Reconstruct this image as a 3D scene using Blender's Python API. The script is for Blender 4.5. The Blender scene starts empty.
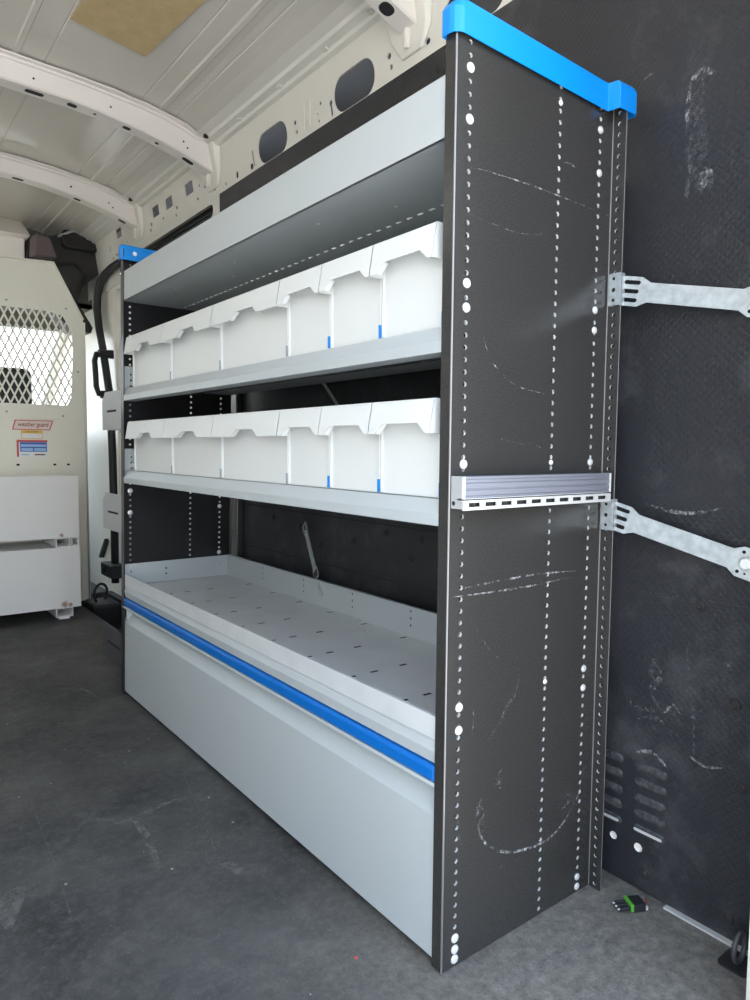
import bpy, bmesh, math, random
from mathutils import Vector, Matrix
from mathutils.geometry import delaunay_2d_cdt
random.seed(7)
C = bpy.context.scene.collection
PI = math.pi
WL = {}          # world position of things that parent parts

# ------------------------------------------------------------------ materials
def mat(name, col, rough=.5, metal=0., spec=.5, bump=None, noise=None, coat=0.):
    m = bpy.data.materials.new(name); m.use_nodes = True
    nt = m.node_tree; b = nt.nodes['Principled BSDF']
    b.inputs['Base Color'].default_value = (*col, 1)
    b.inputs['Roughness'].default_value = rough
    b.inputs['Metallic'].default_value = metal
    b.inputs['Specular IOR Level'].default_value = spec
    b.inputs['Coat Weight'].default_value = coat
    tc = nt.nodes.new('ShaderNodeTexCoord')
    if noise:            # (scale, amount, second colour, detail)
        n = nt.nodes.new('ShaderNodeTexNoise'); n.inputs['Scale'].default_value = noise[0]
        n.inputs['Detail'].default_value = noise[3] if len(noise) > 3 else 6
        nt.links.new(tc.outputs['Object'], n.inputs['Vector'])
        r = nt.nodes.new('ShaderNodeValToRGB')
        r.color_ramp.elements[0].position = .35; r.color_ramp.elements[1].position = .7
        r.color_ramp.elements[0].color = (*col, 1); 
        c2 = [col[i] * (1 - noise[1]) + noise[2][i] * noise[1] for i in range(3)]
        r.color_ramp.elements[1].color = (*c2, 1)
        nt.links.new(n.outputs['Fac'], r.inputs['Fac']); nt.links.new(r.outputs['Color'], b.inputs['Base Color'])
    if bump:             # (kind, scale, strength, distance)
        if bump[0] == 'voronoi':
            t = nt.nodes.new('ShaderNodeTexVoronoi'); t.inputs['Scale'].default_value = bump[1]; out = t.outputs['Distance']
            nt.links.new(tc.outputs['Object'], t.inputs['Vector'])
        else:
            t = nt.nodes.new('ShaderNodeTexNoise'); t.inputs['Scale'].default_value = bump[1]; t.inputs['Detail'].default_value = 3; out = t.outputs['Fac']
            nt.links.new(tc.outputs['Object'], t.inputs['Vector'])
        bp = nt.nodes.new('ShaderNodeBump'); bp.inputs['Strength'].default_value = bump[2]; bp.inputs['Distance'].default_value = bump[3]
        nt.links.new(out, bp.inputs['Height']); nt.links.new(bp.outputs['Normal'], b.inputs['Normal'])
    return m

M = {}
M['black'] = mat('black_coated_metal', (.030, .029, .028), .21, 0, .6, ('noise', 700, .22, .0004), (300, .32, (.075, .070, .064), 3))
M['blackfar'] = mat('black_coated_metal_dark', (.016, .016, .018), .30, 0, .5, ('noise', 700, .15, .0004))  # darker, even copy of the black metal, for the far end panel
M['blackin'] = mat('black_inner_metal', (.016, .016, .018), .42, 0, .4)
M['edge'] = mat('worn_metal_edge', (.32, .31, .31), .3, .6)
M['grey'] = mat('light_grey_metal', (.50, .54, .555), .36, 0, .5, None, (14, .12, (.43, .47, .49)))
M['tray'] = mat('scuffed_grey_metal', (.66, .68, .69), .30, 0, .5, None, (9, .6, (.54, .56, .58), 9))
M['bin'] = mat('pale_grey_plastic', (.75, .77, .76), .42, 0, .5, ('noise', 600, .1, .0003))
M['blue'] = mat('blue_plastic', (.0, .25, .78), .36, 0, .5)
M['bluestrip'] = mat('blue_handle_plastic', (.0, .15, .55), .36, 0, .5)
M['zinc'] = mat('zinc_rivet', (.90, .90, .90), .28, .4)
M['galv'] = mat('galvanised_steel', (.42, .46, .48), .34, .5, .5, None, (60, .9, (.60, .65, .67), 5))
M['alu'] = mat('brushed_aluminium', (.27, .28, .33), .45, .4)
M['aluw'] = mat('pale_aluminium', (.78, .78, .76), .32, .35)
M['dark'] = mat('dark_void', (.02, .02, .022), .8)
M['van'] = mat('white_body_paint', (.80, .78, .72), .30, 0, .5, None, (3, .12, (.70, .68, .63)))
M['roof'] = mat('roof_sheet_paint', (.70, .67, .61), .20, 0, .5, ('noise', 3, .12, .02))
M['bow'] = mat('roof_bow_paint', (.88, .83, .79), .36, 0, .5)
M['part'] = mat('bulkhead_enamel', (.88, .87, .78), .35, 0, .5, None, (4, .2, (.82, .82, .74)))
M['rubber'] = mat('black_rubber', (.018, .019, .022), .55)
M['trimblack'] = mat('black_trim_plastic', (.028, .027, .028), .6, 0, .4, ('noise', 60, .3, .002))
M['brown'] = mat('brown_plastic', (.12, .09, .10), .55)
M['tan'] = mat('tan_fibre_pad', (.62, .48, .27), .85, 0, .2, ('noise', 60, .5, .002), (22, .6, (.50, .37, .19), 10))
M['platgrey'] = mat('grey_plastic', (.42, .44, .44), .45)
M['platdark'] = mat('dark_metal_and_holder_shade', (.10, .10, .11), .5, .3)  # dark ring metal; also carries the lowest holder's shade in its colour
M['red'] = mat('red_ink', (.62, .10, .10), .6)
M['pink'] = mat('pale_sticker', (.82, .70, .66), .5)
M['yellow'] = mat('yellow_ink', (.85, .55, .10), .5)
M['stwhite'] = mat('white_sticker', (.85, .85, .85), .5)
M['stblue'] = mat('blue_ink', (.03, .13, .55), .5)
M['stlight'] = mat('light_blue_ink', (.35, .55, .85), .5)
M['ink'] = mat('dark_ink', (.10, .06, .05), .6)
M['lettering'] = mat('rusty_red_ink', (.32, .05, .03), .6)
M['green'] = mat('green_plastic', (.10, .42, .04), .4)
M['redp'] = mat('red_plastic', (.5, .05, .04), .45)
M['seat'] = mat('dark_seat_fabric', (.03, .035, .032), .9)
M['ground'] = mat('sunlit_concrete', (.55, .51, .46), .9, 0, .2, None, (.7, .3, (.45, .42, .38)))
M['pavgrey'] = mat('grey_headliner', (.16, .16, .13), .9)
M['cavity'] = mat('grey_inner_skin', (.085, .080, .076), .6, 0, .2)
M['linerworn'] = mat('worn_black_liner', (.034, .035, .040), .45, 0, .4, None, (120, .8, (.12, .12, .125), 4))

def patterned_liner():
    m = mat('textured_black_liner', (.020, .022, .027), .40, 0, .45)
    nt = m.node_tree; b = nt.nodes['Principled BSDF']
    tc = nt.nodes.new('ShaderNodeTexCoord')
    # embossed diamonds: product of two diagonal wave gratings
    sep = nt.nodes.new('ShaderNodeSeparateXYZ'); nt.links.new(tc.outputs['Object'], sep.inputs[0])
    def op(k, a, bb):
        n = nt.nodes.new('ShaderNodeMath'); n.operation = k
        for i, v in enumerate((a, bb)):
            if v is None: continue
            if isinstance(v, (int, float)): n.inputs[i].default_value = v
            else: nt.links.new(v, n.inputs[i])
        return n.outputs[0]
    f = PI / .017
    s1 = op('SINE', op('MULTIPLY', op('ADD', sep.outputs['Y'], sep.outputs['Z']), f), None)
    s2 = op('SINE', op('MULTIPLY', op('SUBTRACT', sep.outputs['Y'], sep.outputs['Z']), f), None)
    h = op('MINIMUM', op('ABSOLUTE', s1, None), op('ABSOLUTE', s2, None))
    bp = nt.nodes.new('ShaderNodeBump'); bp.inputs['Strength'].default_value = .55; bp.inputs['Distance'].default_value = .0011
    nt.links.new(h, bp.inputs['Height']); nt.links.new(bp.outputs['Normal'], b.inputs['Normal'])
    n = nt.nodes.new('ShaderNodeTexNoise'); n.inputs['Scale'].default_value = 7; n.inputs['Detail'].default_value = 12; n.inputs['Roughness'].default_value = .7
    nt.links.new(tc.outputs['Object'], n.inputs['Vector'])
    r = nt.nodes.new('ShaderNodeValToRGB'); r.color_ramp.elements[0].position = .52; r.color_ramp.elements[1].position = .80
    r.color_ramp.elements[0].color = (.026, .027, .032, 1); r.color_ramp.elements[1].color = (.085, .086, .090, 1)
    nt.links.new(n.outputs['Fac'], r.inputs['Fac']); nt.links.new(r.outputs['Color'], b.inputs['Base Color'])
    return m
M['liner'] = patterned_liner()

def floor_mat():
    m = mat('worn_rubber_floor', (.05, .05, .05), .62, 0, .4)
    nt = m.node_tree; b = nt.nodes['Principled BSDF']; tc = nt.nodes.new('ShaderNodeTexCoord')
    def noise(scale, det, rough=.6, vec=None):
        n = nt.nodes.new('ShaderNodeTexNoise'); n.inputs['Scale'].default_value = scale; n.inputs['Detail'].default_value = det; n.inputs['Roughness'].default_value = rough
        nt.links.new(vec or tc.outputs['Object'], n.inputs['Vector']); return n.outputs['Fac']
    def ramp(f, p0, c0, p1, c1):
        r = nt.nodes.new('ShaderNodeValToRGB'); e = r.color_ramp.elements
        e[0].position = p0; e[0].color = (*c0, 1); e[1].position = p1; e[1].color = (*c1, 1)
        nt.links.new(f, r.inputs['Fac']); return r.outputs['Color']
    def mix(f, a, bb, mode='MIX'):
        n = nt.nodes.new('ShaderNodeMixRGB'); n.blend_type = mode
        for i, v in enumerate((f, a, bb)):
            if isinstance(v, (int, float)): n.inputs[i].default_value = v
            elif isinstance(v, tuple): n.inputs[i].default_value = (*v, 1)
            else: nt.links.new(v, n.inputs[i])
        return n.outputs[0]
    base = ramp(noise(2.6, 10, .7), .38, (.030, .031, .033), .62, (.085, .083, .080))
    dust = ramp(noise(7, 14, .8), .50, (0, 0, 0), .72, (.42, .42, .42))
    c = mix(dust, base, (.20, .19, .18))
    grit = ramp(noise(170, 3, .6), .62, (0, 0, 0), .72, (.7, .7, .7))
    c = mix(grit, c, (.17, .17, .17))
    # dusty area near the rear sill, beside the shelving unit
    mp = nt.nodes.new('ShaderNodeMapping'); mp.inputs['Location'].default_value = (-1.18, -.62, 0); mp.vector_type = 'POINT'
    nt.links.new(tc.outputs['Object'], mp.inputs['Vector'])
    ln = nt.nodes.new('ShaderNodeVectorMath'); ln.operation = 'LENGTH'; nt.links.new(mp.outputs['Vector'], ln.inputs[0])
    wob = nt.nodes.new('ShaderNodeMath'); wob.operation = 'MULTIPLY_ADD'; nt.links.new(noise(5, 6), wob.inputs[0]); wob.inputs[1].default_value = .35
    nt.links.new(ln.outputs['Value'], wob.inputs[2])
    c = mix(ramp(noise(45, 10, .75), .48, (0, 0, 0), .66, (.35, .35, .35)), c, (.16, .155, .15))
    near = ramp(wob.outputs[0], .45, (.9, .9, .9), 1.05, (0, 0, 0))
    c = mix(near, c, ramp(noise(38, 12, .85), .36, (.085, .078, .070), .62, (.30, .275, .24)))
    # long drag marks
    mp2 = nt.nodes.new('ShaderNodeMapping'); mp2.inputs['Scale'].default_value = (16, .7, 1); mp2.inputs['Rotation'].default_value = (0, 0, .12)
    nt.links.new(tc.outputs['Object'], mp2.inputs['Vector'])
    drag = ramp(noise(3, 6, .5, mp2.outputs['Vector']), .66, (0, 0, 0), .74, (.18, .18, .18))
    c = mix(drag, c, (.03, .03, .03))
    nt.links.new(c, b.inputs['Base Color'])
    bp = nt.nodes.new('ShaderNodeBump'); bp.inputs['Strength'].default_value = .6; bp.inputs['Distance'].default_value = .002
    nt.links.new(noise(220, 4), bp.inputs['Height']); nt.links.new(bp.outputs['Normal'], b.inputs['Normal'])
    return m
M['floor'] = floor_mat()

def scuff_mat(name, col, lo, hi, scale):
    m = bpy.data.materials.new(name); m.use_nodes = True; nt = m.node_tree; b = nt.nodes['Principled BSDF']
    b.inputs['Base Color'].default_value = (*col, 1); b.inputs['Roughness'].default_value = .6
    tc = nt.nodes.new('ShaderNodeTexCoord'); n = nt.nodes.new('ShaderNodeTexNoise')
    n.inputs['Scale'].default_value = scale; n.inputs['Detail'].default_value = 8; n.inputs['Roughness'].default_value = .7
    nt.links.new(tc.outputs['Object'], n.inputs['Vector'])
    r = nt.nodes.new('ShaderNodeMapRange'); r.inputs[1].default_value = lo; r.inputs[2].default_value = hi; r.inputs[4].default_value = .8
    nt.links.new(n.outputs['Fac'], r.inputs[0]); nt.links.new(r.outputs[0], b.inputs['Alpha'])
    return m
M['scuff'] = scuff_mat('chalky_scuff', (.42, .42, .42), .46, .66, 70)
M['dust'] = scuff_mat('floor_dust', (.26, .25, .24), .42, .72, 40)
M['grit'] = mat('pale_grit', (.32, .30, .28), .8)
M['scuff2'] = scuff_mat('faint_scuff', (.22, .22, .23), .48, .75, 90)

def glass_mat():
    m = bpy.data.materials.new('cab_glass'); m.use_nodes = True; nt = m.node_tree
    nt.nodes.remove(nt.nodes['Principled BSDF']); o = nt.nodes['Material Output']
    t = nt.nodes.new('ShaderNodeBsdfTransparent'); t.inputs[0].default_value = (.93, .96, .95, 1)
    g = nt.nodes.new('ShaderNodeBsdfGlossy'); g.inputs['Roughness'].default_value = .02
    x = nt.nodes.new('ShaderNodeMixShader'); x.inputs[0].default_value = .06
    nt.links.new(t.outputs[0], x.inputs[1]); nt.links.new(g.outputs[0], x.inputs[2]); nt.links.new(x.outputs[0], o.inputs[0])
    return m
M['glass'] = glass_mat()

# ------------------------------------------------------------------ mesh builder
class MB:
    def __init__(s): s.v = []; s.f = []; s.mi = []
    def add(s, vs, fs, mi=0):
        n = len(s.v); s.v += [tuple(p) for p in vs]
        for f in fs: s.f.append([i + n for i in f]); s.mi.append(mi)
        return s
    def box(s, a, b, mi=0):
        x0, y0, z0 = a; x1, y1, z1 = b
        return s.add([(x0,y0,z0),(x1,y0,z0),(x1,y1,z0),(x0,y1,z0),(x0,y0,z1),(x1,y0,z1),(x1,y1,z1),(x0,y1,z1)],
                     [(0,3,2,1),(4,5,6,7),(0,1,5,4),(1,2,6,5),(2,3,7,6),(3,0,4,7)], mi)
    def prism(s, poly, fa, fb, mi=0):
        """poly 2D; fa/fb map (u,v)->3D for the two caps"""
        n = len(poly)
        vs = [fa(*p) for p in poly] + [fb(*p) for p in poly]
        fs = [list(range(n))[::-1], [i + n for i in range(n)]] + [(i, (i+1) % n, (i+1) % n + n, i + n) for i in range(n)]
        return s.add(vs, fs, mi)
    def cyl(s, c, ax, r, h, n=16, mi=0, r2=None):
        c = Vector(c); ax = Vector(ax).normalized(); t = ax.orthogonal().normalized(); u = ax.cross(t)
        r2 = r if r2 is None else r2
        P = [(r*math.cos(2*PI*i/n), r*math.sin(2*PI*i/n)) for i in range(n)]
        k = r2 / r
        return s.prism(P, lambda a, b: c + t*a + u*b, lambda a, b: c + t*a*k + u*b*k + ax*h, mi)
    def tube(s, path, r, n=10, mi=0, closed=False):
        path = [Vector(p) for p in path]; rings = []; N = len(path); prev = None
        for i, p in enumerate(path):
            a = path[(i-1) % N] if (i or closed) else p; b = path[(i+1) % N] if (i < N-1 or closed) else p
            d = (b - a).normalized()
            t = d.orthogonal().normalized() if prev is None else (prev - d*prev.dot(d)).normalized()
            prev = t; u = d.cross(t)
            rr = r if not isinstance(r, (list, tuple)) else r[i]
            rings.append([p + (t*math.cos(2*PI*k/n) + u*math.sin(2*PI*k/n))*rr for k in range(n)])
        base = len(s.v); s.v += [tuple(q) for R in rings for q in R]
        for i in range(N if closed else N-1):
            for k in range(n):
                j = (i+1) % N
                s.f.append([base+i*n+k, base+i*n+(k+1)%n, base+j*n+(k+1)%n, base+j*n+k]); s.mi.append(mi)
        if not closed:
            s.f.append([base+k for k in range(n)][::-1]); s.mi.append(mi)
            s.f.append([base+(N-1)*n+k for k in range(n)]); s.mi.append(mi)
        return s
    def sheet(s, path, t, fa, fb, mi=0):
        """bent sheet metal: open 2D path thickened by t, swept between fa and fb"""
        n = len(path); P = [Vector(p) for p in path]; off = []
        for i in range(n):
            ns = []
            if i: d = (P[i]-P[i-1]).normalized(); ns.append(Vector((-d.y, d.x)))
            if i < n-1: d = (P[i+1]-P[i]).normalized(); ns.append(Vector((-d.y, d.x)))
            m = sum(ns, Vector((0, 0))).normalized(); k = 1/max(.35, m.dot(ns[0]))
            off.append(P[i] + m*t*k)
        for i in range(n-1):
            q = [P[i], P[i+1], off[i+1], off[i]]
            s.prism([tuple(a) for a in q], fa, fb, mi)
        return s
    def plate(s, outline, holes, fn, t, mi=0, mi_rim=None, grid=None):
        """flat outline with holes in (u,v); fn(u,v,w)->3D, w is depth 0..t"""
        mi_rim = mi if mi_rim is None else mi_rim
        vs = [Vector(p) for p in outline]; edges = [(i, (i+1) % len(vs)) for i in range(len(vs))]; loops = [list(range(len(vs)))]
        fo = []
        for h in holes:
            b = len(vs); vs += [Vector(p) for p in h]; k = len(h); edges += [(b+i, b+(i+1) % k) for i in range(k)]; loops.append(list(range(b, b+k)))
        if grid:
            us = [p[0] for p in outline]; ws = [p[1] for p in outline]
            nu = max(1, int((max(us)-min(us))/grid)); 
            for i in range(1, nu):
                u = min(us) + (max(us)-min(us))*i/nu
                for j in range(1, 4):
                    v = min(ws) + (max(ws)-min(ws))*j/4
                    vs.append(Vector((u, v)))
        V, E, F, ov, oe, of = delaunay_2d_cdt(vs, edges, [], 1, 1e-6)
        boxes = [(min(p[0] for p in h), max(p[0] for p in h), min(p[1] for p in h), max(p[1] for p in h), h) for h in holes]
        def inside(c, h):
            k = False; j = len(h) - 1
            for i in range(len(h)):
                a, b = h[i], h[j]
                if (a[1] > c.y) != (b[1] > c.y) and c.x < (b[0]-a[0])*(c.y-a[1])/(b[1]-a[1]) + a[0]: k = not k
                j = i
            return k
        G = []
        for f in F:
            c = (V[f[0]] + V[f[1]] + V[f[2]])/3
            if any(x0 <= c.x <= x1 and y0 <= c.y <= y1 and inside(c, h) for x0, x1, y0, y1, h in boxes): continue
            G.append(f)
        F = G
        n = len(V); base = len(s.v)
        s.v += [tuple(fn(p.x, p.y, 0)) for p in V] + [tuple(fn(p.x, p.y, t)) for p in V]
        cnt = {}
        for f in F:
            s.f.append([base+i for i in f]); s.mi.append(mi)
            s.f.append([base+n+i for i in reversed(f)]); s.mi.append(mi)
            for i in range(len(f)):
                e = (f[i], f[(i+1) % len(f)]); k = tuple(sorted(e)); cnt.setdefault(k, []).append(e)
        out = set()
        for i, o in enumerate(ov):
            if o and min(o) < len(outline): out.add(i)
        for k, es in cnt.items():
            if len(es) == 1:
                a, b = es[0]
                s.f.append([base+b, base+a, base+n+a, base+n+b]); s.mi.append(mi if (a in out or b in out) else mi_rim)
        return s
    def build(s, name, mats, parent=None, bevel=0, smooth=False, seg=2, label=None, at=None, fixn=True):
        me = bpy.data.meshes.new(name)
        o = bpy.data.objects.new(name, me); C.objects.link(o)
        base = Vector((0, 0, 0))
        if parent is not None:
            o.parent = parent; base = WL.get(parent.name, Vector((0, 0, 0)))
            WL[o.name] = base
        elif at is not None:
            base = Vector(at); o.location = base; WL[o.name] = base
        me.from_pydata([tuple(Vector(v) - base) for v in s.v], [], s.f)
        if not isinstance(mats, (list, tuple)): mats = [mats]
        for m in mats: me.materials.append(m)
        for p, mi in zip(me.polygons, s.mi): p.material_index = mi
        if fixn:
            bm = bmesh.new(); bm.from_mesh(me); bmesh.ops.recalc_face_normals(bm, faces=bm.faces); bm.to_mesh(me); bm.free()
        if bevel:
            b = o.modifiers.new('edge', 'BEVEL'); b.width = bevel; b.segments = seg; b.limit_method = 'ANGLE'; b.angle_limit = math.radians(35)
        if smooth:
            for p in me.polygons: p.use_smooth = True
            if bevel:
                w = o.modifiers.new('wn', 'WEIGHTED_NORMAL'); w.keep_sharp = True
        if label: o['label'] = label
        return o

def thing(name, label, cat, loc, group=None):
    o = bpy.data.objects.new(name, None); C.objects.link(o); o.location = loc; WL[o.name] = Vector(loc)
    o['label'] = label; o['category'] = cat
    if group: o['group'] = group
    return o
def tag(o, label, cat, group=None):
    o['label'] = label; o['category'] = cat
    if group: o['group'] = group
    return o
def struct(o): o['kind'] = 'structure'; return o
def circ(c, r, n=10, ry=None): return [(c[0]+r*math.cos(2*PI*i/n), c[1]+(ry or r)*math.sin(2*PI*i/n)) for i in range(n)]
def rrect(x0, y0, x1, y1, r, n=6):
    P = []
    for cx, cy, a in ((x1-r, y1-r, 0), (x0+r, y1-r, 90), (x0+r, y0+r, 180), (x1-r, y0+r, 270)):
        for i in range(n+1):
            t = math.radians(a + 90*i/n); P.append((cx + r*math.cos(t), cy + r*math.sin(t)))
    return P

# ------------------------------------------------------------------ setting
YF = lambda z: 2.737 - .046*z         # inner face of the far end panel
Z_REAR = .42

# floor with a step recess beside the sliding door
m = MB(); fl = [(-.72, Z_REAR), (1.42, Z_REAR), (1.42, 3.25), (1.13, 3.30), (1.13, 4.70), (1.42, 4.75), (1.42, 5.1), (-.72, 5.1)]
m.plate(fl, [], lambda u, v, w: (u, v, -w), .03)
struct(m.build('floor', M['floor']))
FM = (([(.46, 1.86), (.494, 1.82), (.561, 1.77), (.649, 1.794), (.725, 1.806)], .022, 'dust'), ([(.57, 1.776), (.57, 1.705), (.563, 1.627), (.542, 1.492)], .024, 'dust'), ([(.594, 3.85), (.403, 2.32), (.353, 1.61), (.317, 1.24)], .004, 'dust'),
      ([(.905, 2.593), (.749, 1.83), (.636, 1.313)], .003, 'dust'), ([(.642, 2.852), (.70, 2.87), (.736, 2.853), (.75, 2.716)], .02, 'dust'), ([(.239, 1.588), (.266, 1.631), (.24, 1.56), (.233, 1.497)], .05, 'dust'),
      ([(.66, 1.46), (.69, 1.42), (.68, 1.39)], .03, 'dust'), ([(.915, .808), (1.053, .782), (1.203, .774)], .03, 'dust'), ([(1.0, .70), (1.06, .66), (1.1, .68)], .03, 'dust'))
m = MB(); m.box((-.72, 5.1, -.03), (1.42, 6.6, 0)); m.box((1.12, 3.25, -.24), (1.42, 4.75, -.2)); m.box((1.10, 3.25, -.2), (1.13, 4.72, -.03))
m.box((1.12, 4.72, -.2), (1.42, 4.76, -.03)); m.box((1.12, 3.22, -.2), (1.42, 3.26, -.03))
struct(m.build('trim_1', M['rubber'], label='black step recess'))
m = MB(); m.plate([(-30, -30), (30, -30), (30, 30), (-30, 30)], [], lambda u, v, w: (u, v, -.78 - w), .1)
struct(m.build('ground', M['ground']))

# black composite liner
m = MB()
m.plate([(.505, .004), (2.93, .004), (2.93, 2.083), (.505, 2.083)], [circ((.878, .097), .009, 12), circ((.816, .097), .010, 12)], lambda u, v, w: (1.365 + w, u, v), .006, 0, 1)
liner = struct(m.build('wall_right', [M['liner'], M['zinc']]))
# raised louvers
rows = [.281, .246, .209, .175, .139]
for y0, y1 in ((.755, .829), (.859, .933)):
    for z in rows:
        m = MB(); P = rrect(y0, z-.010, y1, z+.010, .0095, 5)
        q = [((a-(y0+y1)/2)*.94+(y0+y1)/2, (b-z)*.55+z) for a, b in P]
        n = len(P)
        m.add([(1.365, a, b) for a, b in P] + [(1.3605, a, b+.001) for a, b in q], [list(range(n, 2*n))] + [(i, (i+1) % n, (i+1) % n+n, i+n) for i in range(n)])
        m.build('louver', M['linerworn'], liner, smooth=False)
    m = MB(); m.plate(rrect(y0+.004, .1365, y1-.004, .1425, .0028, 4), [], lambda u, v, w: (1.3598 - w, u, v), .0012)
    m.build('louver_glint', M['zinc'], liner, label='painted glint on the bottom louver')  # light caught by the bottom louvers, put in as pale strips
# push pins of the liner
for y, z in ((1.51, 2.031), (1.906, 1.969), (2.235, 1.964), (2.564, 1.957), (.623, .478), (.602, .319), (.618, .045),
             (2.24, .674), (1.554, .70), (1.467, .686), (1.723, .704), (1.9, .66), (2.45, .69), (1.3, .69), (1.15, .69), (2.1, .62), (1.6, .64), (1.30, .63), (1.0, .50), (1.12, 1.0), (.80, .045), (.70, .66)):
    m = MB(); m.cyl((1.365, y, z), (-1, 0, 0), .013, .003, 16, 0, .011); m.cyl((1.3625, y, z), (-1, 0, 0), .009, .003, 16, 0, .006)
    m.build('push_pin', M['trimblack'], liner, smooth=False)
# long horizontal joint and batten on the liner
m = MB(); m.box((1.3615, .95, .728), (1.365, 2.93, .734)); m.box((1.361, .95, .555), (1.365, 2.93, .559)); m.build('panel_joint', M['trimblack'], liner)
m = MB(); m.box((1.335, 2.715, .36), (1.365, 2.775, 1.9)); m.build('batten', M['black'], liner, bevel=.004)
m = MB(); m.box((1.352, .52, -.004), (1.366, .745, .004)); m.build('sill_strip', M['aluw'], liner, label='pale metal strip along the foot of the liner')
def ribbon(pts, w, fn, name, material, parent, label=None):
    """thin worn mark lying on a surface; pts in (u,v)"""
    P = [Vector(p) for p in pts]; 
    # subdivide smoothly
    Q = []
    for i in range(len(P)-1):
        p0 = P[max(0, i-1)]; p1 = P[i]; p2 = P[i+1]; p3 = P[min(len(P)-1, i+2)]
        for k in range(8):
            t = k/8; Q.append(.5*((2*p1)+(p2-p0)*t+(2*p0-5*p1+4*p2-p3)*t*t+(3*p1-p0-3*p2+p3)*t**3))
    Q.append(P[-1]); N = len(Q); L = []; R = []
    for i, q in enumerate(Q):
        d = (Q[min(N-1, i+1)]-Q[max(0, i-1)]).normalized(); nn = Vector((-d.y, d.x)); ww = w*(.15+.85*math.sin(PI*min(1, max(0, i/(N-1)))))/2
        L.append(q+nn*ww); R.append(q-nn*ww)
    m = MB(); v = [fn(a.x, a.y) for a in L] + [fn(a.x, a.y) for a in R]
    m.add(v, [(i, i+1, i+1+N, i+N) for i in range(N-1)])
    return m.build(name, material, parent, label=label, fixn=False)
wf = lambda u, v: (1.3644, u, v)
for pts, w, k in (([(.831, .859), (.784, .848), (.73, .845), (.666, .860)], .008, 'scuff'), ([(.86, .668), (.701, .672), (.60, .674)], .0025, 'scuff2'),
                  ([(.869, 1.745), (.852, 1.752), (.838, 1.745)], .005, 'scuff'), ([(.765, 1.705), (.74, 1.71), (.715, 1.70)], .018, 'scuff'), ([(.745, 1.71), (.752, 1.62), (.745, 1.54), (.735, 1.48)], .045, 'scuff2'), ([(.765, 1.70), (.77, 1.65), (.768, 1.62)], .010, 'scuff'),
                  ([(.735, 1.53), (.725, 1.505), (.72, 1.48)], .03, 'scuff'), ([(.755, 1.53), (.765, 1.49), (.76, 1.47)], .012, 'scuff2'), ([(.95, 1.78), (.90, 1.775), (.84, 1.79)], .003, 'scuff2'),
                  ([(.80, .45), (.77, .42), (.75, .44), (.73, .425)], .006, 'scuff'), ([(.73, .60), (.715, .5), (.70, .38), (.70, .33)], .007, 'scuff2'),
                  ([(.83, .31), (.79, .322), (.755, .30)], .009, 'scuff'), ([(.72, .35), (.68, .335), (.64, .345)], .006, 'scuff'), ([(.83, .385), (.79, .40), (.76, .39)], .008, 'scuff2'),
                  ([(.795, .53), (.79, .49), (.80, .46)], .035, 'scuff2'), ([(.86, .42), (.82, .41), (.78, .415)], .012, 'scuff2'), ([(.66, .56), (.64, .555), (.62, .56)], .01, 'scuff2')):
    ribbon(pts, w, wf, 'scuff_mark', M[k], liner)

ff = lambda u, v: (u, v, .0006)
fl_o = bpy.data.objects['floor']
for pts, w, k in (FM):
    ribbon(pts, w, ff, 'dust_mark', M[k], fl_o)
for i in range(46):
    u = random.uniform(.05, 1.3); v = random.uniform(.55, 3.2)
    if .80 < u and v > .85: continue
    m = MB(); m.cyl((u, v, 0), (0, 0, 1), random.uniform(.0015, .0035), .001, 6); m.build('grit', M['grit'], fl_o)

# body side behind the liner and toward the cab
m = MB()
m.box((1.372, .50, -.03), (1.40, 2.93, 2.09))
m.box((1.372, 2.93, -.03), (1.40, 3.2, 2.0)); m.box((1.39, 4.60, -.2), (1.44, 5.25, 2.3))
struct(m.build('trim_2', M['van'], label='painted body side frame'))

# header panel with oval cut-outs
def hx(z): return 1.365 - (z - 2.083)*.15
holes = []
for cy in (.82, 1.355, 1.895, 2.43): holes.append([(cy + (p[0]), 2.138 + p[1] + .0) for p in rrect(-.100, -.054, .124, .054, .052, 6)])
for cy, cz in ((4.26, 2.222), (3.667, 2.196), (3.484, 2.190), (3.23, 2.188)): holes.append(rrect(cy-.045, cz-.026, cy+.045, cz+.026, .006, 3))
def slot(cy, cz, a, b): holes.append(rrect(cy-a, cz-b, cy+a, cz+b, min(a, b)*.9, 3))
for cy, cz, a, b in ((1.72, 2.150, .009, .009), (1.715, 2.118, .006, .008), (2.27, 2.150, .009, .008), (2.265, 2.118, .006, .008), (2.62, 2.105, .014, .012), (2.60, 2.13, .006, .03),
                     (2.04, 2.115, .006, .022), (2.04, 2.135, .010, .008), (2.10, 2.155, .007, .007), (2.12, 2.105, .006, .006), (2.125, 2.128, .005, .005), (2.75, 2.11, .012, .014),
                     (2.86, 2.105, .008, .008), (2.97, 2.06+.06, .015, .012), (3.06, 2.15, .010, .006), (3.12, 2.17, .008, .006), (3.40, 2.145, .012, .008), (3.42, 2.115, .01, .007),
                     (3.58, 2.14, .010, .006), (3.75, 2.15, .012, .010), (3.77, 2.125, .010, .008), (4.0, 2.13, .012, .006), (4.35, 2.12, .014, .008), (4.42, 2.11, .010, .012), (4.15, 2.15, .012, .006),
                     (1.55, 2.12, .010, .008), (1.10, 2.12, .008, .010), (3.90, 2.18, .010, .008), (3.15, 2.12, .009, .006), (4.45, 2.17, .008, .018)):
    slot(cy, cz, a, b)
m = MB()
m.plate([(Z_REAR, 2.080), (5.0, 2.080), (5.0, 2.262), (Z_REAR, 2.262)], holes, lambda u, v, w: (hx(v) + w, u, v), .004)
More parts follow.
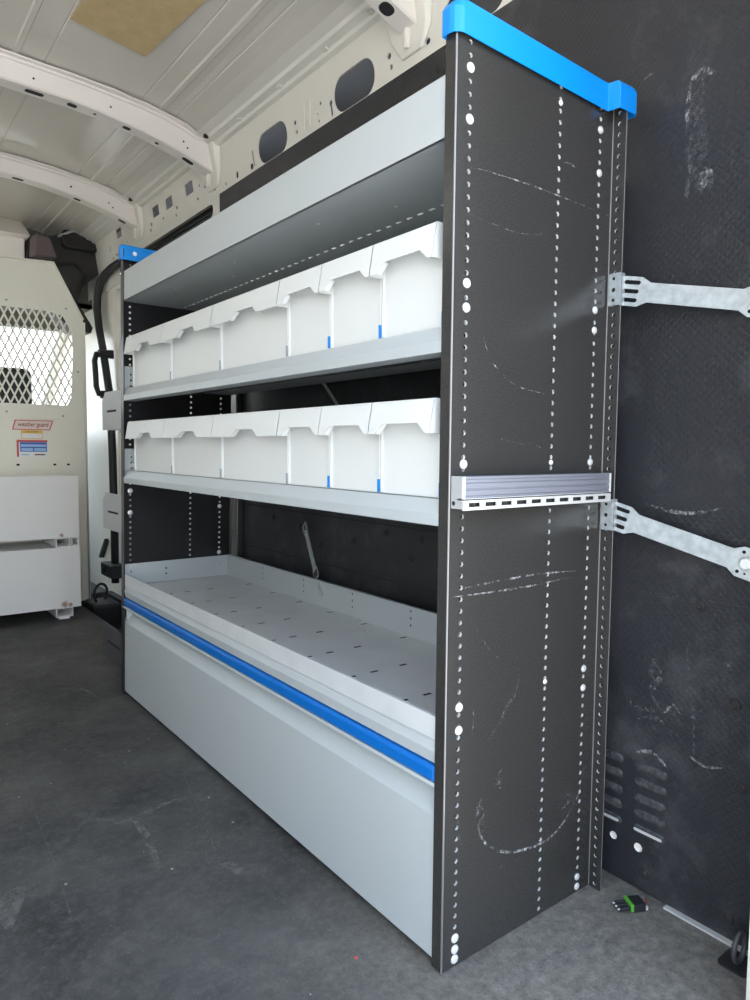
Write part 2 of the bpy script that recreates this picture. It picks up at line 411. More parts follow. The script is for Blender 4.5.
# rail stepping in to the roof
prof = [(1.338, 2.262), (1.322, 2.266), (1.316, 2.276), (1.290, 2.282), (1.282, 2.292), (1.245, 2.305)]
m.sheet(prof, .003, lambda a, b: (a, Z_REAR, b), lambda a, b: (a, 5.0, b))
hdr = struct(m.build('trim_3', M['van'], label='painted roof header with oval cut-outs'))
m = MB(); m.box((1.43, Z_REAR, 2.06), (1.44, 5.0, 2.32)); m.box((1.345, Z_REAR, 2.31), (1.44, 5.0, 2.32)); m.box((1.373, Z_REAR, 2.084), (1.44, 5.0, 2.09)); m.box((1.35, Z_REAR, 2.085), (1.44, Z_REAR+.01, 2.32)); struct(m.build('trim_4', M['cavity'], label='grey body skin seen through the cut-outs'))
for y in (1.75, 2.0, 2.3, 2.62, 1.3, 3.4):    # embossed tabs on the rail
    m = MB(); m.box((1.300, y-.012, 2.270), (1.325, y+.012, 2.278)); m.build('tab', M['van'], hdr, bevel=.003)
for y in (2.20, 2.16): 
    m = MB(); m.box((hx(2.17)-.004, y-.004, 2.10), (hx(2.17)+.002, y+.004, 2.20)); m.build('rib', M['van'], hdr, bevel=.002)
# lower header beyond the liner with the dark door track
def rx(z): return 1.366
m = MB(); track = rrect(3.00, 2.002, 4.35, 2.064, .03, 6)
m.plate([(2.93, 1.95), (5.0, 1.95), (5.0, 2.080), (2.93, 2.080)], [track], lambda u, v, w: (1.366 + w, u, v), .004)
struct(m.build('trim_5', M['van'], label='painted rail around the dark sliding door track'))
m = MB(); m.box((1.40, 2.95, 1.99), (1.405, 4.4, 2.08)); m.tube([(1.386, 3.02, 2.020), (1.386, 4.34, 2.020)], .008, 8, 0); m.tube([(1.392, 3.02, 2.045), (1.392, 4.34, 2.045)], .006, 8, 0)
struct(m.build('trim_6', M['rubber'], label='black sliding door track'))

# ceiling sheet
roofp = [(1.255, 2.299), (1.20, 2.322), (1.13, 2.342), (1.0, 2.362), (.8, 2.380), (.55, 2.392), (.33, 2.395), (.1, 2.392), (-.15, 2.380), (-.35, 2.362), (-.5, 2.335), (-.6, 2.29), (-.66, 2.20)]
def zroof(x):
    for (a, za), (b, zb) in zip(roofp, roofp[1:]):
        if b <= x <= a: return za + (zb-za)*(a-x)/(a-b)
    return 2.3
ribs = [1.09, .555, .10]; creases = [1.155, 1.012, .652, .45, .2, 0]
pts = sorted(set([p[0] for p in roofp] + [r+d for r in ribs for d in (-.013, -.008, .008, .013)] + [r+d for r in creases for d in (-.004, 0, .004)]), reverse=True)
path = [(x, zroof(x) - (.006 if any(abs(x-r) < .0085 for r in ribs) else 0) + (.003 if any(abs(x-r) < .001 for r in creases) else 0)) for x in pts]
m = MB(); m.sheet([(x, z) for x, z in path[::-1]], .003, lambda a, b: (a, Z_REAR, b), lambda a, b: (a, 5.05, b))
struct(m.build('ceiling', M['roof']))

# roof bows
def zbow(x):   # underside of the bow flange
    return zroof(max(-.62, min(1.25, x))) - .004
def bow(y, n, holes_spec):
    LOW = [(1.345, 2.165), (1.29, 2.182), (1.2, 2.215), (1.03, 2.259), (.86, 2.286), (.75, 2.297), (.5, 2.306), (.33, 2.308), (.15, 2.306), (-.1, 2.297), (-.37, 2.259), (-.54, 2.215), (-.63, 2.18)]
    def low(x):
        for (a, za), (b, zb) in zip(LOW, LOW[1:]):
            if b <= x <= a: return za + (zb-za)*(a-x)/(a-b)
        return LOW[0][1] if x > 1 else LOW[-1][1]
    xs = [1.340, 1.315, 1.29, 1.25, 1.2, 1.12, 1.03, .97, .9, .86, .8, .75, .65, .5, .33, .15, 0, -.1, -.2, -.37, -.54, -.62]
    wav = lambda x: .004*math.sin(x*41) + .003*math.sin(x*67+1)
    prof = lambda x: [(-.012+wav(x), zbow(x)-.001), (-.010+wav(x), zbow(x)-.006), (.010, zbow(x)-.008), (.013, zbow(x)-.016), (.020, zbow(x)-.018), (.024, zbow(x)-.026), (.034, low(x)+.006), (.040, low(x)), (.105, low(x)), (.110, low(x)+.006), (.118, zbow(x)-.015), (.125, zbow(x)-.008), (.15, zbow(x)-.006), (.15, zbow(x))]
    m = MB(); K = len(prof(0)); V = []
    for x in xs: V += [(x, y+a, b) for a, b in prof(x)]
    F = [(i*K+j, i*K+j+1, (i+1)*K+j+1, (i+1)*K+j) for i in range(len(xs)-1) for j in range(K-1)] + [list(range(K))]
    m.add(V, F)
    b = struct(m.build('trim_%d' % n, M['bow'], smooth=True, label='painted roof crossmember'))
    for p_ in b.data.polygons: p_.use_smooth = True
    me = b.data; bm = bmesh.new(); bm.from_mesh(me)
    for e_ in bm.edges:
        if len(e_.link_faces) == 2 and e_.calc_face_angle(0) > .5: e_.smooth = False
    bm.to_mesh(me); bm.free()
    for x, dy, rx_, ry_, face in holes_spec:
        m = MB()
        if face == 'b':
            z = low(x) - .0008; sl = (low(x+.02)-low(x-.02))/.04
            P = rrect(-rx_, -ry_, rx_, ry_, min(rx_, ry_)*.85, 4)
            m.prism(P, lambda u, v: (x+u, y+.072+v, z + sl*u), lambda u, v: (x+u, y+.072+v, z + sl*u + .004))
        else:
            zt = zbow(x)-.026; zb_ = low(x)+.006; z = zb_ + (zt-zb_)*dy; yy = y + .034 - .010*dy - .0008
            m.prism(circ((0, 0), rx_, 12), lambda u, v: (x+u, yy, z+v), lambda u, v: (x+u, yy+.003, z+v))
        m.build('hole', M['dark'], b)
    m = MB(); fx = lambda z: hx(min(z, 2.262))
    m.prism([(-.035, 2.29), (.19, 2.29), (.16, 2.16), (.125, 2.11), (.03, 2.11), (-.01, 2.16)], lambda u, v: (fx(v)-.001, y+u, v), lambda u, v: (fx(v) - .010 - (v-2.11)*.14, y+.01+u*.88, v))
    m.build('foot', M['van'], b, bevel=.006, smooth=True)
    m = MB(); m.box((1.322, y+.065, 2.115), (1.338, y+.079, 2.170)); m.build('peg', M['bow'], b, bevel=.004)
    m = MB(); m.box((1.27, y-.03, 2.280), (1.335, y-.015, 2.300)); m.build('gap', M['dark'], b, label='dark gap above the joint')
    return b
bow(2.895, 7, [(.62, .5, .004, 0, 'f'), (.90, .5, .004, 0, 'f'), (1.20, .55, .004, 0, 'f'), (1.218, .35, .004, 0, 'f'), (.63, .030, .033, .013, 'b'), (.765, .030, .018, .014, 'b'), (.975, .032, .016, .012, 'b'), (1.10, .03, .008, .008, 'b'), (1.235, .03, .024, .013, 'b'), (.85, .03, .006, .006, 'b'), (.40, .03, .03, .012, 'b')])
bow(3.865, 8, [(.99, .5, .005, 0, 'f'), (1.18, .5, .004, 0, 'f'), (1.20, .3, .004, 0, 'f'), (1.03, .03, .02, .012, 'b'), (1.26, .03, .02, .013, 'b'), (.75, .03, .03, .012, 'b')])
bow(1.535, 9, [(1.255, .035, .020, .022, 'b'), (1.05, .5, .005, 0, 'f')])

# opposite side of the van, mostly outside the frame
m = MB(); m.box((-.75, Z_REAR, -.03), (-.72, 5.05, 2.22)); struct(m.build('wall_left', M['van']))
# rear door pillar at the right edge of the frame
m = MB(); m.box((1.1735, .40, -.30), (1.46, .50, 2.4)); m.box((-.78, .34, -.3), (-.66, .42, 2.4)); m.box((-.78, .36, 2.20), (1.46, .42, 2.45)); m.box((-.78, .36, -.30), (1.46, .42, -.035))
struct(m.build('trim_10', M['van'], bevel=.012, label='painted rear doorway frame'))

# sliding door beyond the shelving
m = MB(); m.box((1.385, 3.2, -.15), (1.41, 4.66, 1.99)); 
door = struct(m.build('door_1', M['van']))
m = MB(); pth = [(1.345, 4.10, 2.035), (1.34, 4.25, 2.046), (1.335, 4.38, 2.042), (1.332, 4.50, 2.028), (1.33, 4.60, 1.99), (1.33, 4.66, 1.92), (1.33, 4.675, 1.838), (1.33, 4.64, 1.72), (1.33, 4.565, 1.574), (1.33, 4.50, 1.42), (1.33, 4.457, 1.318), (1.33, 4.43, 1.15), (1.33, 4.41, .9), (1.33, 4.40, .5), (1.33, 4.40, .12)]
m.tube(pth, .024, 10); m.build('door_seal', M['rubber'], door, smooth=True, label='black rubber door seal')
m = MB(); m.tube([(1.36, 4.28, 1.9), (1.36, 4.36, 1.6), (1.36, 4.30, 1.2), (1.36, 4.28, .3)], .03, 8); m.build('inner_ridge', M['van'], door, smooth=True)
m = MB(); m.box((1.27, 4.28, .165), (1.36, 4.50, .245)); m.cyl((1.27, 4.42, .205), (-1, 0, 0), .02, .015); m.build('hinge_block', M['rubber'], door, bevel=.008)
m = MB(); m.box((1.34, 3.26, -.199), (1.385, 4.66, .02)); m.build('kick_panel', M['rubber'], door, bevel=.004)
m = MB(); m.prism([(4.82, .22), (4.86, .22), (4.72, .36), (4.70, .34)], lambda u, v: (1.385, u, v), lambda u, v: (1.36, u, v)); m.build('trim_slit', M['rubber'], door)
# grab handle
t = thing('grab_handle', 'black curved grab handle on the pillar beside the bulkhead', 'handle', (1.37, 4.5, 1.3))
m = MB(); m.tube([(1.33, 4.555, 1.55), (1.285, 4.55, 1.545), (1.272, 4.545, 1.50), (1.272, 4.53, 1.42), (1.272, 4.52, 1.34), (1.285, 4.515, 1.295), (1.33, 4.51, 1.29)], .017, 10); m.build('grip', M['rubber'], t, smooth=True)
for y, z in ((4.545, 1.548), (4.515, 1.292)):
    m = MB(); m.cyl((1.395, y, z), (-1, 0, 0), .028, .10, 14, 0, .024); m.build('mount', M['rubber'], t, smooth=False)

# cab: side, windscreen frame, headliner
m = MB()
m.box((1.40, 4.95, -.1), (1.43, 6.9, 1.12)); m.box((-.76, 5.05, -.1), (-.72, 6.9, 1.12))
m.box((-.76, 5.05, 1.1), (-.72, 5.15, 2.0))
m.tube([(1.33, 5.25, 1.84), (1.33, 5.55, 1.70), (1.33, 6.05, 1.28), (1.33, 6.5, 1.00)], .062, 10); m.tube([(-.70, 5.25, 1.84), (-.70, 6.05, 1.28), (-.70, 6.5, 1.0)], .062, 10)
struct(m.build('trim_11', M['part'], bevel=.0, label='cream windscreen pillar and cab side'))
m = MB(); m.box((-.76, 5.0, 1.90), (1.43, 5.50, 1.93)); m.box((-.76, 5.44, 1.80), (1.43, 5.52, 1.92)); m.box((-.76, 5.0, 1.90), (1.43, 5.03, 2.4)); struct(m.build('trim_12', M['pavgrey'], label='grey cab headliner'))
m = MB(); m.prism([(5.9, .0), (6.9, .0), (6.9, 1.02), (6.3, 1.06), (5.95, .98)], lambda u, v: (-.72, u, v), lambda u, v: (1.40, u, v)); struct(m.build('trim_13', M['trimblack'], bevel=.02, label='dark dashboard'))
m = MB(); m.add([(-.70, 6.75, 1.02), (1.33, 6.75, 1.02), (1.33, 5.5, 1.82), (-.70, 5.5, 1.82)], [(0, 1, 2, 3)]); struct(m.build('window_1', M['glass'], fixn=False))

# cab seat with headrest
t = thing('cab_seat', 'dark fabric cab seat with rounded headrest behind the bulkhead mesh', 'seat', (.78, 5.15, 0))
def puff(name, x0, x1, y0, y1, z0, z1, bev, lean=0):
    m = MB(); m.box((x0, y0, z0), (x1, y1, z1)); m.v = [(a, b - lean*(c-z0), c) for a, b, c in m.v]
    o = m.build(name, M['seat'], t, bevel=bev, seg=5, smooth=True); return o
puff('seat_base', .46, 1.02, 5.05, 5.6, .35, .55, .06); puff('seat_back', .48, 1.00, 5.02, 5.18, .5, 1.18, .07); puff('headrest', .58, 1.015, 5.02, 5.13, 1.20, 1.475, .05)
for x in (.70, .88):
    m = MB(); m.tube([(x, 5.08, 1.15), (x, 5.08, 1.25)], .008); m.build('headrest_post', M['zinc'], t)
m = MB(); m.box((.5, 5.1, 0), (.98, 5.5, .35)); m.build('pedestal', M['trimblack'], t, bevel=.02)

# cab upper corner trim and front header, seen above the bulkhead
m = MB(); P = [(.94, 2.10), (.96, 2.235), (1.06, 2.262), (1.15, 2.30), (1.227, 2.356), (1.262, 2.352), (1.30, 2.325), (1.345, 2.310), (1.379, 2.319), (1.40, 2.26), (1.407, 2.165), (1.395, 2.10), (1.362, 2.075), (1.30, 2.02), (1.248, 1.964), (1.232, 1.92), (1.237, 1.88), (1.276, 1.81), (1.305, 1.765), (1.322, 1.733), (1.312, 1.701), (1.20, 1.695), (1.0, 1.9)]
m.prism(P, lambda u, v: (u, 4.75, v), lambda u, v: (u, 4.92, v))
tb = struct(m.build('trim_14', M['trimblack'], label='black moulded corner trim above the cab'))
m = MB(); m.prism(rrect(1.14, 2.20, 1.36, 2.315, .03, 4), lambda u, v: (u, 4.75, v), lambda u, v: (u, 4.70 + (v-2.2)*.3, v + .01)); m.build('recess', M['trimblack'], tb, bevel=.008)
m = MB(); m.tube([(1.12, 4.735, 2.27), (1.2, 4.72, 2.315), (1.30, 4.72, 2.322), (1.385, 4.73, 2.29)], .008, 8); m.build('cable', M['platgrey'], tb, smooth=True)
m = MB(); m.prism([(1.06, 2.10), (1.02, 2.05), (1.24, 1.90), (1.30, 2.06), (1.22, 2.14)], lambda u, v: (u, 4.75, v), lambda u, v: (1.16+(u-1.16)*.7, 4.715, 2.04+(v-2.04)*.7)); m.build('boss', M['trimblack'], tb, bevel=.01)
m = MB(); m.prism([(.952, 2.110), (.958, 2.236), (1.035, 2.228), (1.075, 2.110)], lambda u, v: (u, 4.74, v), lambda u, v: (u+.01, 4.60, v-.005)); m.build('bracket_box', M['brown'], tb, bevel=.008, label='dull brown bracket box')
m = MB(); m.box((-.7, 4.78, 2.04), (.94, 4.84, 2.235)); m.prism([(4.70, 2.235), (4.84, 2.235), (4.95, 2.39), (4.80, 2.30)], lambda u, v: (-.7, u, v), lambda u, v: (.96, u, v))
struct(m.build('trim_15', M['bow'], bevel=.01, label='cream front roof header'))

# fibre pad glued to the roof sheet
m = MB(); q = [(.652, 2.53), (.913, 2.565), (.985, 1.75), (.72, 1.71)]
m.plate(q, [], lambda u, v, w: (u, v, zroof(u) - .0075 - w), .005, grid=.08)
tag(m.build('ceiling_pad', M['tan'], at=(.8, 2.2, 2.37)), 'tan fibrous rectangular pad stuck to the ceiling sheet', 'pad')

# ------------------------------------------------------------------ bulkhead
BY = 4.5
t = thing('bulkhead', 'cream steel bulkhead with diamond mesh window across the cab opening', 'partition', (.3, BY, 0))
out = [(-.70, .01), (1.204, .01), (1.196, 1.735), (1.034, 2.050), (.75, 2.036), (-.45, 2.04), (-.70, 1.70)]
win = [(-.30, 1.215), (1.095, 1.215), (1.118, 1.26), (1.135, 1.56), (1.128, 1.66), (1.08, 1.745), (1.0, 1.765), (-.30, 1.765), (-.36, 1.70), (-.36, 1.27)]
hs = [rrect(x-.009, z-.006, x+.009, z+.006, .005, 3) for x, z in ((.817, .858), (1.017, .858), (1.094, .858), (.60, .858), (.40, .858))]
BOLTS = ((.765, 1.165), (1.07, 1.15), (1.16, 1.42), (1.10, 1.79), (.78, 1.80))
m = MB(); m.plate(out, [win] + hs, lambda u, v, w: (u, BY + w, v), .004); m.box((-.70, BY-.012, 1.128), (1.19, BY, 1.134)); m.build('panel', M['part'], t)
m = MB(); m.box((.2, BY+.012, .82), (1.18, BY+.03, .90)); m.build('dark_backing', M['dark'], t)  # added behind the panel so its slots look dark
for x_, z_ in BOLTS:
    m = MB(); m.cyl((x_, BY, z_), (0, -1, 0), .0065, .004, 8); m.build('bolt', M['platgrey'], t)
m = MB(); m.sheet([(1.196, 1.735), (1.034, 2.050), (.75, 2.036), (-.45, 2.04)], .004, lambda a, b: (a, BY-.025, b), lambda a, b: (a, BY, b))
m.box((1.196, BY, .01), (1.208, BY+.02, 1.72)); m.build('rim', M['part'], t, label='folded rim')
m = MB()
def clip(p, d, poly):
    ts = []
    for i in range(len(poly)):
        a = poly[i]; b = poly[(i+1) % len(poly)]; ex, ey = b[0]-a[0], b[1]-a[1]; den = d[0]*ey - d[1]*ex
        if abs(den) < 1e-9: continue
        s_ = ((a[0]-p[0])*ey - (a[1]-p[1])*ex)/den; r_ = ((a[0]-p[0])*d[1] - (a[1]-p[1])*d[0])/den
        if 0 <= r_ <= 1: ts.append(s_)
    return (min(ts), max(ts)) if len(ts) > 1 else None
PW, PH = .0425, .092; L = math.hypot(PW, PH)
for sg in (1, -1):
    d = (PW/L, sg*PH/L)
    for i in range(-60, 90):
        p = (-.36 + i*PW, 1.215); c = clip(p, d, win)
        if not c: continue
        a = Vector((p[0]+d[0]*c[0], 0, p[1]+d[1]*c[0])); b = Vector((p[0]+d[0]*c[1], 0, p[1]+d[1]*c[1]))
        n = Vector((-d[1], 0, d[0]))*.0047; e = Vector((0, .0022, 0)); o_ = Vector((0, BY+.003*(sg > 0), 0))
        m.add([a+n+o_-e, b+n+o_-e, b-n+o_-e, a-n+o_-e, a+n+o_+e, b+n+o_+e, b-n+o_+e, a-n+o_+e], [(0,3,2,1),(4,5,6,7),(0,1,5,4),(1,2,6,5),(2,3,7,6),(3,0,4,7)])
m.build('mesh_screen', M['part'], t)
# stickers
def text(s, size, loc, material, parent, name, sx=1, bold=0, sh=0):
    cu = bpy.data.curves.new(name, 'FONT'); cu.body = s; cu.size = size; cu.extrude = .0003; cu.align_x = 'CENTER'; cu.align_y = 'CENTER'; cu.offset = bold; cu.shear = sh
    cu.space_character = 1.0
    cu.materials.append(material); tmp = bpy.data.objects.new(name, cu)
    C.objects.link(tmp); dg = bpy.context.evaluated_depsgraph_get(); me = bpy.data.meshes.new_from_object(tmp.evaluated_get(dg))
    bpy.data.objects.remove(tmp); o = bpy.data.objects.new(name, me); C.objects.link(o)
    o.parent = parent; o.location = Vector(loc) - WL.get(parent.name, Vector()); o.rotation_euler = (PI/2, 0, 0); o.scale = (sx, 1, 1)
    return o
def card(name, x0, z0, x1, z1, material, parent, y, label=None):
    m = MB(); m.box((x0, y, z0), (x1, y+.0006, z1)); return m.build(name, material, parent, label=label)
def card_on(mb, x0, z0, x1, z1, y, mi): mb.box((x0, y, z0), (x1, y+.0006, z1), mi)
Ys = BY - .0008
m = MB(); m.prism([(.790, 1.062), (.995, 1.062), (1.014, 1.120), (.805, 1.120)], lambda u, v: (u, Ys, v), lambda u, v: (u, Ys+.0007, v))
m.prism([(.797, 1.067), (.990, 1.067), (1.006, 1.115), (.811, 1.115)], lambda u, v: (u, Ys-.0004, v), lambda u, v: (u, Ys, v), 1)
o = m.build('logo_sticker', [M['red'], M['pink']], t, label='pale parallelogram sticker with red lettering')
text('weather guard', .037, (.902, Ys-.0009, 1.094), M['lettering'], o, 'lettering', .76, .0003, .2)
m = MB(); card_on(m, .837, 1.010, .953, 1.060, Ys, 0); card_on(m, .841, 1.014, .949, 1.042, Ys-.0004, 1); card_on(m, .837, 1.044, .953, 1.060, Ys-.0004, 2)
o = m.build('caution_sticker', [M['yellow'], M['stwhite'], M['yellow']], t, label='small sticker with yellow heading')
text('CAUTION', .015, (.895, Ys-.0009, 1.052), M['ink'], o, 'lettering', 1)
m = MB(); card_on(m, .812, .905, .978, 1.003, Ys, 0); card_on(m, .812, .991, .978, 1.003, Ys-.0004, 1); card_on(m, .812, .905, .823, .991, Ys-.0004, 1)
card_on(m, .830, .934, .975, .990, Ys-.0004, 2); card_on(m, .834, .963, .971, .978, Ys-.0008, 3); card_on(m, .836, .938, .899, .956, Ys-.0008, 3); card_on(m, .905, .938, .970, .956, Ys-.0008, 3)
o = m.build('instruction_sticker', [M['stwhite'], M['red'], M['stblue'], M['stlight']], t, label='white sticker with red border and blue block')
for x_, w_, k_ in ((.855, .020, 'stlight'), (.935, .028, 'ink')):
    m = MB(); card_on(m, x_-w_, .914, x_+w_, .921, Ys-.0006, 0); m.build('small_print', M[k_], o)

# ------------------------------------------------------------------ white storage boxes
def storage_box(z0, z1, label, xr):
    t = thing('storage_box', label, 'storage box', (.45, 4.28, z0), 'storage boxes in front of the bulkhead')
    m = MB(); m.box((-.18, 4.107, z0), (xr, 4.112, z1)); m.build('front_panel', M['bin2'], t, bevel=.002)
    m = MB(); m.box((-.178, 4.112, z0+.006), (xr-.004, 4.470, z1-.006)); m.build('shell', M['bin2'], t, bevel=.004)
    return t
m2 = mat('white_enamel', (.90, .89, .88), .40, 0, .5); M['bin2'] = m2
def rusty(m, spots):
    nt = m.node_tree; b = nt.nodes['Principled BSDF']; geo = nt.nodes.new('ShaderNodeNewGeometry'); n = nt.nodes.new('ShaderNodeTexNoise'); n.inputs['Scale'].default_value = 40
    tot = None
    for (x, y, z, r) in spots:
        d = nt.nodes.new('ShaderNodeVectorMath'); d.operation = 'DISTANCE'; nt.links.new(geo.outputs['Position'], d.inputs[0]); d.inputs[1].default_value = (x, y, z)
        a = nt.nodes.new('ShaderNodeMath'); a.operation = 'MULTIPLY_ADD'; nt.links.new(n.outputs['Fac'], a.inputs[0]); a.inputs[1].default_value = r*1.6; nt.links.new(d.outputs['Value'], a.inputs[2])
        k = nt.nodes.new('ShaderNodeMapRange'); nt.links.new(a.outputs[0], k.inputs[0]); k.inputs[1].default_value = r*1.3; k.inputs[2].default_value = r*1.9; k.inputs[3].default_value = .8; k.inputs[4].default_value = 0
        if tot is None: tot = k.outputs[0]
        else:
            x_ = nt.nodes.new('ShaderNodeMath'); x_.operation = 'MAXIMUM'; nt.links.new(tot, x_.inputs[0]); nt.links.new(k.outputs[0], x_.inputs[1]); tot = x_.outputs[0]
    mx = nt.nodes.new('ShaderNodeMixRGB'); nt.links.new(tot, mx.inputs[0]); mx.inputs[1].default_value = b.inputs['Base Color'].default_value; mx.inputs[2].default_value = (.30, .12, .06, 1)
    nt.links.new(mx.outputs[0], b.inputs['Base Color'])
rusty(m2, [(.965, 4.107, .085, .02), (.955, 4.107, .475, .012), (.99, 4.107, .08, .012)])
bx1 = storage_box(.064, .407, 'white steel storage box on the floor, lower of the two by the bulkhead', 1.050)
bx2 = storage_box(.459, .804, 'white steel storage box stacked on top of the other by the bulkhead', 1.048)
def rtube(x0, x1, z0, z1, name, parent, y0=4.115, y1=4.45, w=.005):
    m = MB(); m.plate([(x0, z0), (x1, z0), (x1, z1), (x0, z1)], [[(x0+w, z0+w), (x1-w, z0+w), (x1-w, z1-w), (x0+w, z1-w)]], lambda u, v, k: (u, y0+k, v), y1-y0)
    m.build(name, M['bin2'], parent, label='open ended skid tube')
rtube(.918, 1.008, .012, .064, 'skid_tube', bx1); rtube(.10, .19, .012, .064, 'skid_tube', bx1)
for x in (.935, .12):
    m = MB(); m.box((x, 4.12, 0), (x+.055, 4.40, .012)); m.build('foot_pad', M['bin2'], bx1)
rtube(.925, 1.000, .407, .459, 'skid_tube', bx2); rtube(1.006, 1.046, .407, .459, 'skid_tube', bx2); rtube(.10, .19, .407, .459, 'skid_tube', bx2)

# ------------------------------------------------------------------ shelving unit
U = thing('shelving_unit', 'tall black and grey metal van shelving unit with blue end caps', 'shelving unit', (1.07, 1.8, 0))
PITCH = .0214; NZ = 78
def end_panel(fy, sgn, name):
    """web in the XZ plane with three hole columns; sgn: direction of the outward (back) flange"""
    hs = []
    for k in range(NZ):
        z = .015 + k*PITCH
        for x in (.878, 1.121, 1.2495): hs.append(circ((x, z), .0045, 10))
    m = MB()
    m.plate([(.846, .002), (1.2955, .002), (1.2955, 1.692), (.846, 1.692)], hs, lambda u, v, w: (u, fy(v) + w, v), .0045, 0, 1)
    # front flange folded inward, back flange folded outward
    inn = -sgn
    m.add([(.8455, fy(.002) + .0035*(inn < 0), .002), (.849, fy(.002) + .0035*(inn < 0), .002), (.849, fy(.002)+inn*.027, .002), (.8455, fy(.002)+inn*.027, .002),
           (.8455, fy(1.692) + .0035*(inn < 0), 1.692), (.849, fy(1.692) + .0035*(inn < 0), 1.692), (.849, fy(1.692)+inn*.027, 1.692), (.8455, fy(1.692)+inn*.027, 1.692)],
          [(0,3,2,1),(4,5,6,7),(0,1,5,4),(1,2,6,5),(2,3,7,6),(3,0,4,7)])
    bh = [circ((.016, .012 + k*PITCH), .0043, 10) for k in range(NZ)]
    m.plate([(0, -.008), (.031, -.004), (.031, 1.668), (0, 1.692)], bh, lambda u, v, w: (1.2925 + w, fy(v) + sgn*u, max(.001, v)), .0032, 0, 1)
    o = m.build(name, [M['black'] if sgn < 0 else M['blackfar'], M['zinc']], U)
    return o
near = end_panel(lambda z: .890, -1, 'end_panel')
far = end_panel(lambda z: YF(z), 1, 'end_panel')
# bare worn edges along the folds
m = MB(); m.cyl((.8458, .8905, .002), (0, 0, 1), .0020, 1.68, 10); m.build('worn_fold', M['edge'], near, label='worn bare front fold')
m = MB(); m.cyl((1.2925, .8895, .002), (0, 0, 1), .0013, 1.68, 8); m.cyl((1.2938, .8595, .002), (0, 0, 1), .0013, 1.68, 8); m.build('worn_fold', M['edge'], near, label='worn bare rear fold')
m = MB(); m.box((.8452, YF(.8)-.0275, .3), (.8456, YF(.8)-.0245, 1.6))
def rivet(x, y, z, sgn, parent, r=.0088):
    m = MB(); m.cyl((x, y, z), (0, sgn, 0), r, .0018, 16, 0, r*.93); m.cyl((x, y+sgn*.0018, z), (0, sgn, 0), r*.8, .0016, 16, 0, r*.45); return m.build('rivet', M['zinc'], parent)
FR = [1.621, 1.536, 1.26, 1.218, .944, .50, .457, .057, .035, .016]
BR = [1.62, 1.535, 1.26, 1.219, .946, .503, .461, .036, .014]
for z in FR: rivet(.8785, .890, z, -1, near)
for z in BR: rivet(1.2495, .890, z, -1, near, .0078)
for z in (.946, .5, 1.635): rivet(1.121, .890, z, -1, near, .0055)
for z in (.80, .715): 
    rivet(.878, YF(z), z, -1, far, .010)
for z in (.805, .725, .53, .455, .95): rivet(1.2495, YF(z), z, -1, far, .009)
for z in (.46, .505): rivet(.878, YF(z)-.004, z, -1, far, .006)
# surface marks on the near panel
pf = lambda u, v: (u, .8894, v)
for pts, w, k in (([(.938, .30), (.932, .27), (.942, .235), (.968, .205), (1.027, .172), (1.119, .157), (1.185, .172), (1.245, .225), (1.262, .28)], .006, 'scuff'),
                  ([(.94, .31), (.938, .28), (.95, .24)], .022, 'scuff2'), ([(1.15, .155), (1.19, .15), (1.19, .20)], .004, 'scuff2'),
                  ([(.921, 1.175), (.935, 1.145), (.953, 1.124), (1.009, 1.092), (1.096, 1.080)], .0028, 'scuff'),
                  ([(.850, 1.457), (1.037, 1.463), (1.285, 1.458)], .0026, 'scuff'), ([(.855, .719), (1.066, .725), (1.212, .719)], .004, 'scuff'), ([(.855, .707), (1.037, .703), (1.192, .708)], .004, 'scuff'),
                  ([(1.135, 1.527), (1.155, 1.530), (1.173, 1.526)], .003, 'scuff'), ([(.96, .42), (1.0, .46), (1.03, .50)], .009, 'scuff2'), ([(1.03, .58), (1.04, .52), (1.02, .47)], .003, 'scuff2'),
                  ([(.915, .49), (.917, .46), (.913, .44)], .004, 'scuff'), ([(.93, 1.0), (.98, .99), (1.04, .98)], .003, 'scuff2'), ([(1.05, .985), (1.09, .975), (1.11, .96)], .003, 'scuff2'),
                  ([(1.14, .33), (1.155, .36), (1.13, .35)], .003, 'scuff2'), ([(.90, .665), (.95, .60), (1.0, .56)], .0025, 'scuff2'), ([(1.205, .24), (1.21, .22), (1.19, .21)], .009, 'scuff'),
                  ([(.88, .30), (.884, .26), (.892, .22)], .003, 'scuff2'), ([(.995, .35), (.99, .33), (1.0, .31)], .02, 'scuff2'), ([(.868, 1.38), (1.0, 1.37), (1.1, 1.385)], .0025, 'scuff2'),
                  ([(.985, .155), (1.02, .15), (1.06, .152)], .003, 'scuff2'), ([(1.1, .9), (1.14, .87), (1.2, .86)], .002, 'scuff2')):
    ribbon(pts, w, pf, 'scuff_mark', M[k], near)

